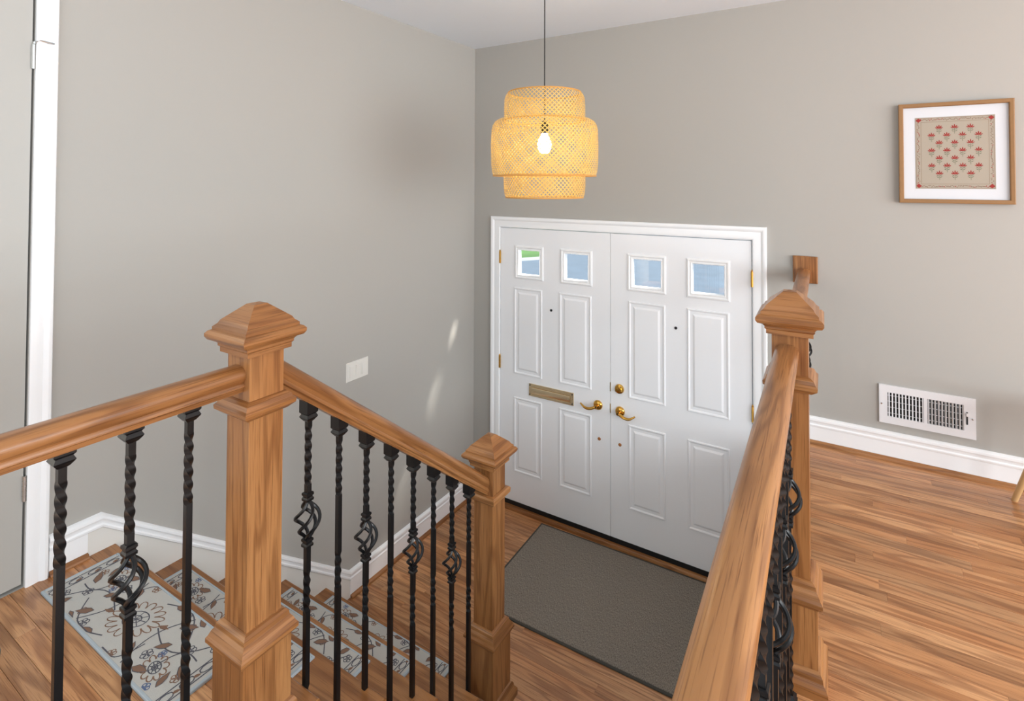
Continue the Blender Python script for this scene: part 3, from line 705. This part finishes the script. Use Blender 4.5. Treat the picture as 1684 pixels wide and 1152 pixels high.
# ------------------------------------------------------------------ framed picture
pc = tag(empty('framed_picture', (2.9695, -.001, 2.578)), 'square framed textile print of red flowers in a wooden frame', 'picture')
hw, hh = .2265, .2535
b = MB(); fw = .020; dp = .028
pr = [(0, 0), (0, dp), (.004, dp + .001), (fw - .003, dp), (fw, dp - .004), (fw, .006)]
rows = []
for sx, sz in ((-1, -1), (1, -1), (1, 1), (-1, 1)): rows.append([(sx * (hw - a), -c, sz * (hh - a)) for a, c in pr])
n = len(pr); vs = [p for r in rows for p in r]
b.add(vs, [(k * n + i, k * n + i + 1, ((k + 1) % 4) * n + i + 1, ((k + 1) % 4) * n + i) for k in range(4) for i in range(n - 1)]); b.build('frame', 'frame_wood', pc)
MB().box(-hw + .01, hw - .01, -.014, -.004, -hh + .01, hh - .01).build('mat_board', 'mat_board', pc)
pw, ph = .157, .181
MB().box(-pw, pw, -.0150, -.0141, -ph, ph).build('textile', 'print_cloth', pc)
b = MB(); z = -.0153
def P3(pts, mi, y=-.0153): b.add([(x, y, zz) for x, zz in pts], [tuple(range(len(pts)))], mi)
def flower(cx, cz, s):
    for a in (-1.2, -.62, 0, .62, 1.2):
        L = s * (1.0 - .12 * abs(a)); P3([(cx + q * math.cos(a) * s * .13 + t * L * math.sin(a), cz + t * L * math.cos(a) - q * math.sin(a) * s * .13) for q, t in ((0, .0), (1, .5), (.7, .85), (0, 1.0), (-.7, .85), (-1, .5))], 0)
    P3([(cx - .0008, cz), (cx + .0008, cz), (cx + .0012, cz - s * 1.35), (cx - .0004, cz - s * 1.35)], 1, -.0152)
    for dz, sg in ((-.35, 1), (-.45, -1), (-.8, 1), (-.85, -1)):
        P3([(cx, cz + s * dz), (cx + sg * s * .30, cz + s * (dz + .24)), (cx + sg * s * .62, cz + s * (dz + .34)), (cx + sg * s * .36, cz + s * (dz + .08))], 1, -.0152)
for r in range(7):
    m_ = 3 if r % 2 == 0 else 4
    for i in range(m_): flower((i - (m_ - 1) / 2) * .0615 + .002, .122 - r * .0385, .0205)
# border band of leaf scrolls
rr = random.Random(5)
for i in range(44):
    for side in range(4):
        t = -1 + 2 * (i + .5) / 44; j = (rr.random() - .5) * .008
        if side < 2: cx_, cz_ = t * (pw - .02), (1 if side else -1) * (ph - .013) + j
        else: cx_, cz_ = (1 if side == 3 else -1) * (pw - .013) + j, t * (ph - .02)
        a = rr.random() * PI; P3([(cx_ + .0052 * math.cos(a), cz_ + .0052 * math.sin(a)), (cx_ - .0018 * math.sin(a), cz_ + .0018 * math.cos(a)), (cx_ - .0052 * math.cos(a), cz_ - .0052 * math.sin(a)), (cx_ + .0018 * math.sin(a), cz_ - .0018 * math.cos(a))], 2 if rr.random() < .75 else 0)
for sx in (-1, 1):
    for sz in (-1, 1): P3([(sx * (pw - .014) + dx, sz * (ph - .014) + dz) for dx, dz in ((.012, 0), (0, .011), (-.012, 0), (0, -.011))], 0, -.0155)
for q in (.0035, .0235):
    for (x0_, x1_, z0_, z1_) in ((-pw + q, pw - q, -ph + q, -ph + q + .0012), (-pw + q, pw - q, ph - q - .0012, ph - q), (-pw + q, -pw + q + .0012, -ph + q, ph - q), (pw - q - .0012, pw - q, -ph + q, ph - q)): P3([(x0_, z0_), (x1_, z0_), (x1_, z1_), (x0_, z1_)], 2, -.0152)
b.build('printed_flowers', ['print_red', 'print_green', 'print_brown'], pc)

# ------------------------------------------------------------------ air register
vt = tag(empty('air_vent', (2.843, -.0005, 1.271)), 'white metal wall air register above the baseboard', 'vent')
b = MB(); W2, H2 = .197, .0985; iw0, iw1, ih = -.160, .152, .062
for q in ((-W2, W2, ih, H2), (-W2, W2, -H2, -ih), (-W2, iw0, -ih, ih), (iw1, W2, -ih, ih), (-.008, .006, -ih, ih)): b.box(q[0], q[1], -.010, -.0, q[2], q[3])
b.build('face_plate', 'vent_white', vt)
MB().box(iw0, iw1, -.002, -.0005, -ih, ih).build('duct_back', 'vent_dark', vt)
sl = MB(); sl.add([(-.0025, -.0095, -ih), (.0035, -.0025, -ih), (.0045, -.0032, -ih), (-.0013, -.0102, -ih), (-.0025, -.0095, ih), (.0035, -.0025, ih), (.0045, -.0032, ih), (-.0013, -.0102, ih)], [(0, 1, 5, 4), (1, 2, 6, 5), (2, 3, 7, 6), (3, 0, 4, 7), (0, 1, 2, 3), (4, 5, 6, 7)])
slm = sl.mesh('slat', 'vent_white')
for k in range(11):
    link('slat', slm, vt, (-.154 + k * .0142, 0, 0)); o = link('slat', slm, vt, (.012 + k * .0138, 0, 0)); o.scale = (-1, 1, 1)
for k in range(4): MB().box(iw0, iw1, -.0035, -.0024, -.045 + k * .03 - .001, -.045 + k * .03 + .001).build('cross_bar', 'vent_white', vt)
MB().box(.160, .166, -.0125, -.010, -.03, .03).build('lever_slot', 'vent_dark', vt); MB().box(.1595, .1665, -.02, -.010, .012, .026).build('lever', 'vent_white', vt)
for sx in (-.186, .184):
    b = MB(); b.lathe([(.004, .010), (.004, .012), (.002, .0125)], 10, axis='Y'); b.v = [(p[0] + sx, -p[1], p[2]) for p in b.v]; b.build('screw', 'nickel', vt)

# ------------------------------------------------------------------ light switch
sw = tag(empty('light_switch', (.0005, -1.168, 1.307)), 'white three-gang rocker light switch plate on the stair wall', 'light switch')
b = MB(); b.add([(0, -.083, -.056), (0, .083, -.056), (0, .083, .056), (0, -.083, .056), (.006, -.079, -.052), (.006, .079, -.052), (.006, .079, .052), (.006, -.079, .052)], [(0, 1, 5, 4), (1, 2, 6, 5), (2, 3, 7, 6), (3, 0, 4, 7), (4, 5, 6, 7), (3, 2, 1, 0)]); b.build('wall_plate', 'plate_white', sw)
for k, tl_ in enumerate((0, 1, -1)):
    y = -.046 + k * .046
    MB().box(.006, .0072, y - .0175, y + .0175, -.0345, .0345).build('switch_frame', 'vent_dark' if False else 'plate_white', sw)
    b = MB(); t = .004 * tl_; b.add([(.0072, y - .0155, -.0325), (.0072, y + .0155, -.0325), (.0072, y + .0155, .0325), (.0072, y - .0155, .0325), (.0095 - t * .5, y - .0155, -.0325), (.0095 - t * .5, y + .0155, -.0325), (.0095 + t * .5, y + .0155, .0325), (.0095 + t * .5, y - .0155, .0325)], [(0, 1, 5, 4), (1, 2, 6, 5), (2, 3, 7, 6), (3, 0, 4, 7), (4, 5, 6, 7)]); b.build('rocker', 'plate_white', sw)

# ------------------------------------------------------------------ stool at the right edge
sx_, sy_ = 3.338, -.30
sto = tag(empty('stool', (sx_, sy_, ZU)), 'light wooden stool with splayed legs against the picture wall', 'stool')
for a in (0, 1, 2, 3):
    t = a * PI / 2 + 2.46; r0, r1 = .243, .105
    MB().tube([(r0 * math.cos(t), r0 * math.sin(t), 0), (r1 * math.cos(t), r1 * math.sin(t), .43)], [.012, .017], 12).build('leg', 'stool_wood', sto, True)
MB().lathe([(.0, .42), (.165, .42), (.172, .43), (.172, .445), (.165, .453), (.0, .455)], 32).build('seat', 'stool_wood', sto, True)

# ------------------------------------------------------------------ outside
struct(MB().box(-30, 25, .15, 40, -.2, -.1).build('ground_driveway', 'concrete'))
b = MB(); pts = [(-30, 11.2), (-8.0, 11.2), (-6.7, 11.5), (-6.25, 12.2), (-6.3, 13.5), (-7.0, 40), (-30, 40)]
b.add([(x, y, -.1) for x, y in pts] + [(x, y, -.05) for x, y in pts], [tuple(range(7, 14))] + [(i, (i + 1) % 7, 7 + (i + 1) % 7, 7 + i) for i in range(7)]); struct(b.build('ground_lawn', 'lawn'))
b = MB(); b.tube([(-30, 11.12, -.1), (-8.0, 11.12, -.1), (-6.62, 11.42, -.1), (-6.15, 12.2, -.1), (-6.2, 13.5, -.1), (-6.9, 40, -.1)], .09, 8); struct(b.build('ground_kerb', 'concrete_light', None, True))
